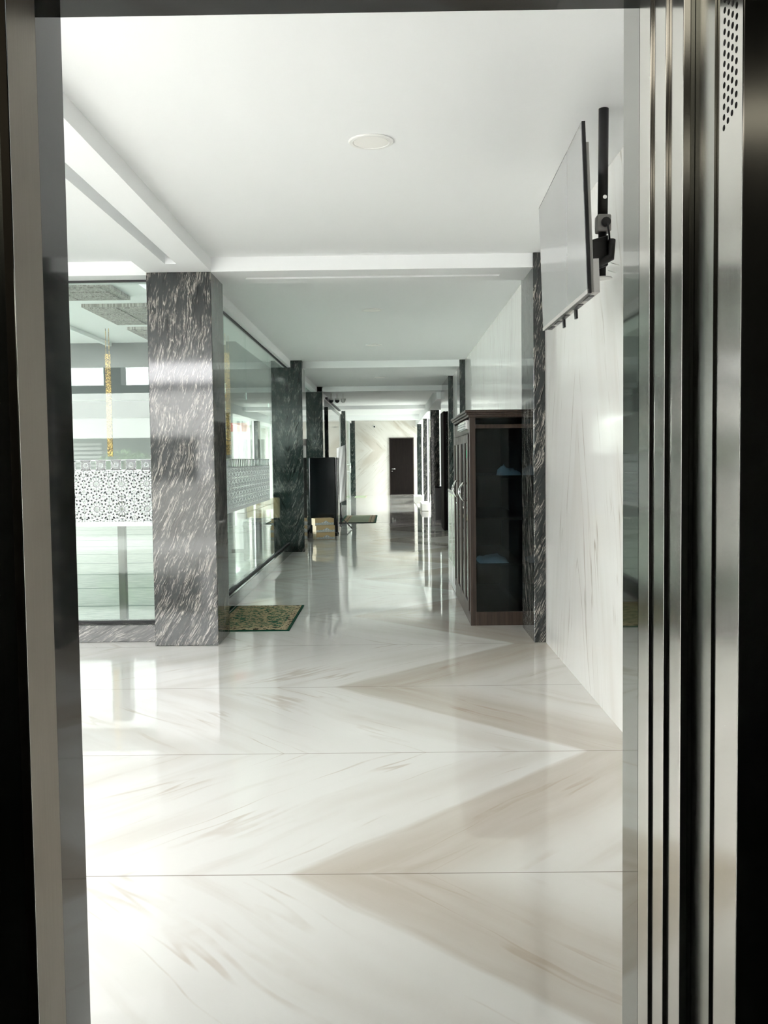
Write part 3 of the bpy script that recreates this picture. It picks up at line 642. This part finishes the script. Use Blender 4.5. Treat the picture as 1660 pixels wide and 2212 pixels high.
tag(MB().tube([(0.78, 31.5, 0.006), (0.74, 29.8, 0.006), (0.68, 28.0, 0.006), (0.71, 26.5, 0.006), (0.70, 25.2, 0.006), (0.745, 23.3, 0.006), (0.90, 23.2, 0.006)], 0.006, 8).build('floor_cable', M['tvgrey']), 'thin grey cable trailing on the floor past the white blocks', 'cable')
ch = thing('padded_chair', 'cream padded chair with black frame behind the side glass near second column', 'chair', (-1.72, 12.5, 0))
MB().box(-1.90, -1.465, 12.5, 12.55, 0.52, 0.79).build('backrest', M['cream'], ch, 0.02)
MB().box(-1.92, -1.455, 12.551, 12.575, 0.50, 0.81).build('back_frame', M['black'], ch, 0.008)
MB().box(-1.90, -1.47, 12.10, 12.5, 0.42, 0.50).build('seat', M['black'], ch, 0.02)
MB().box(-1.88, -1.48, 12.13, 12.48, 0.02, 0.42).build('skirt', M['black'], ch, 0.005)
for x in (-1.89, -1.50):
    for y in (12.12, 12.53): MB().box(x, x + .025, y, y + .025, 0.0, 0.45).build('leg', M['black'], ch)

# ------------------------------------------------------------------ prayer hall behind the glass
struct('floor', box(-9.0, -1.50, 6.95, 34.2, -0.15, 0.0), M['carpet'])
struct('ceiling', box(-9.0, -1.65, 6.95, 34.4, 2.95, 3.1), M['paint'])
hw = MB()
daylight_gaps = ((7.5, 10.5), (11.2, 14.2), (15.0, 19.0), (24.0, 30.0)); y_ = 6.7  # unseen window openings, added and sized to daylight the hall
for a_, b_ in daylight_gaps:
    hw.box(-9.2, -9.0, y_, a_, 0, 2.95).box(-9.2, -9.0, a_, b_, 0, 0.5).box(-9.2, -9.0, a_, b_, 2.45, 2.95); y_ = b_
hw.box(-9.2, -9.0, y_, 34.4, 0, 2.95)
struct('wall_hall', hw, M['hallwall'])  # unseen side wall, put in to limit the hall's daylight
struct('wall_hall', box(-9.0, -1.7, 34.2, 34.4, 0, 2.95), M['hallwall'])
struct('ceiling', box(1.3, 2.5, 18.3, 34.4, 2.55, 2.75), M['paint'])  # canopy outside, added to dim the daylight in the right bays
struct('wall_sky_screen', box(1.4, 4.9, 34.2, 34.4, -0.17, 2.6), M['concrete'])  # added end wall, hides bright sky from the bays and their reflections
struct('wall_sky_screen', box(4.9, 5.1, 18.3, 34.4, -0.17, 2.6), M['concrete'])  # added side wall, keeps low sky out of the glazed bays
struct('wall_back', box(-9.0, -1.63, 20.0, 20.2, 0.0, 2.2), M['hallwall'])
struct('wall_back', box(-9.0, -1.63, 19.95, 20.2, 2.2, 2.95), M['halldark'])
def coffer(x0_, x1_, y0_, y1_, label):
    r = thing('ceiling_coffer', label, 'ceiling panel', ((x0_ + x1_) / 2, (y0_ + y1_) / 2, 2.95), 'carved ceiling panels of the hall')
    MB().box(x0_, x1_, y0_, y1_, 2.915, 2.949).build('panel', M['coffer'], r)
    q = MB(); nx, ny = 2, 3
    for i in range(nx):
        for j in range(ny):
            a = x0_ + .06 + (x1_ - x0_ - .08) * i / nx; b_ = y0_ + .06 + (y1_ - y0_ - .08) * j / ny
            q.box(a, a + (x1_ - x0_ - .08) / nx - .06, b_, b_ + (y1_ - y0_ - .08) / ny - .06, 2.905, 2.9151)
    q.build('carving', M['coffer'], r)
coffer(-3.55, -2.62, 8.95, 9.75, 'grey carved hall ceiling panel seen nearest through the front glass')
coffer(-3.25, -2.45, 10.15, 11.5, 'grey carved hall ceiling panel in the middle, left of the nearest column')
coffer(-3.25, -2.45, 11.9, 13.2, 'grey carved hall ceiling panel farthest, half behind the nearest column')
struct('trim_12', box(-9.0, -1.66, 13.45, 13.65, 2.15, 2.949), M['halldark'])
cof = MB()
for x in (-3.95, -2.35): cof.box(x, x + .06, 7.0, 13.44, 2.90, 2.949)
struct('trim_11', cof, M['paint'])
for x, l in ((-3.53, 'gold carved strip hanging in the hall left of the nearest column'), (-2.035, 'gold carved strip hanging in the hall seen through the side glass')):
    r = thing('hanging_strip', l, 'ornament', (x, 12.0, 2.949))
    MB().box(x - .033, x + .033, 11.995, 12.012, 1.35, 2.63).build('gold_strip', M['gold'], r)
    for dx in (-.02, .02): MB().tube([(x + dx, 12.003, 2.62), (x + dx, 12.003, 2.949)], 0.004, 8).build('rod', M['gold'], r)
nb = thing('notice_board', 'white standing notice board with red lettering behind the side glass', 'notice board', (-2.05, 13.2, 0))
MB().box(-2.20, -1.95, 13.2, 13.23, 0.05, 1.80).build('board', M['white'], nb)
MB().box(-2.20, -1.95, 13.195, 13.2, 1.68, 1.80).build('heading', M['red'], nb)
MB().box(-2.22, -1.93, 13.15, 13.3, 0.0, 0.05).build('base', M['black'], nb)

# ------------------------------------------------------------------ outside, behind and left of the lift (seen mirrored in glass and granite)
bl = thing('carport_building', 'white flat-roofed outbuilding mirrored in the front glass and column', 'building', (-6, -6.5, 0))
MB().box(-14, 0, -6.6, -6.1, 1.78, 2.70).build('beam', M['bldwhite'], bl)
MB().box(-14, 0, -6.7, -6.3, 2.70, 2.88).build('fascia', M['blddark'], bl)
for x in (-9.4, -5.95, -2.4): MB().box(x, x + .36, -6.7, -6.3, 2.88, 4.2).build('upper_post', M['blddark'], bl)
for x in (-12, -8.2, -3.9, -1.4): MB().box(x, x + .3, -6.6, -6.2, -0.17, 1.78).build('pillar', M['bldwhite'], bl)
for xa_, xb_ in ((-6.75, -6.1), (-4.95, -4.2)):
    lv = MB()
    for k in range(9): lv.box(xa_, xb_, -6.55, -6.45, 0.92 + .09 * k, 0.97 + .09 * k)
    lv.build('louvre', M['louvre'], bl)
MB().box(-14, 0, -7.8, -7.6, -0.17, 2.4).build('back_wall', M['halldark'], bl)
def shrub(x, y, z, r_, label):
    s_ = thing('shrub', label, 'shrub', (x, y, z)); mb = MB()
    for k in range(420):
        th = random.uniform(0, 2 * math.pi); ph = math.acos(random.uniform(-0.2, 1)); rr = r_ * random.uniform(.6, 1)
        p = Vector((x + rr * 1.4 * math.sin(ph) * math.cos(th), y + rr * math.sin(ph) * math.sin(th), z + .25 + rr * math.cos(ph) * .8))
        a = Vector((random.uniform(-1, 1), random.uniform(-1, 1), random.uniform(-1, 1))).normalized() * .06; b_ = a.cross(Vector((0, 0, 1))).normalized() * .03
        mb.add([p - a, p + b_, p + a, p - b_], [(0, 1, 2, 3)])
    mb.build('foliage', M['leaf'], s_)
    MB().tube([(x, y, z), (x, y, z + .4)], 0.025, 8).build('stem', M['bark'], s_)
shrub(-5.3, -5.4, 0.9, 0.46, 'leafy green shrub mirrored in the front glass above the lattice')
MB_pl = thing('planter', 'low pale planter wall under the mirrored shrub', 'planter', (-5.0, -5.4, -0.17))
MB().box(-6.4, -3.4, -5.7, -5.1, -0.17, 0.9).build('planter_wall', M['concrete'], MB_pl)
r = thing('reflection_post', 'slim dark post standing just behind the front glass left of the nearest column', 'post', (-2.10, 7.4, 0))  # added post, stands in for a dark reflection in the front glass
MB().box(-2.13, -2.075, 7.37, 7.43, 0, 1.02).build('post', M['olive'], r, 0.004)
MB().box(-2.16, -2.045, 7.34, 7.46, 0, 0.012).build('base_plate', M['olive'], r, 0.003)
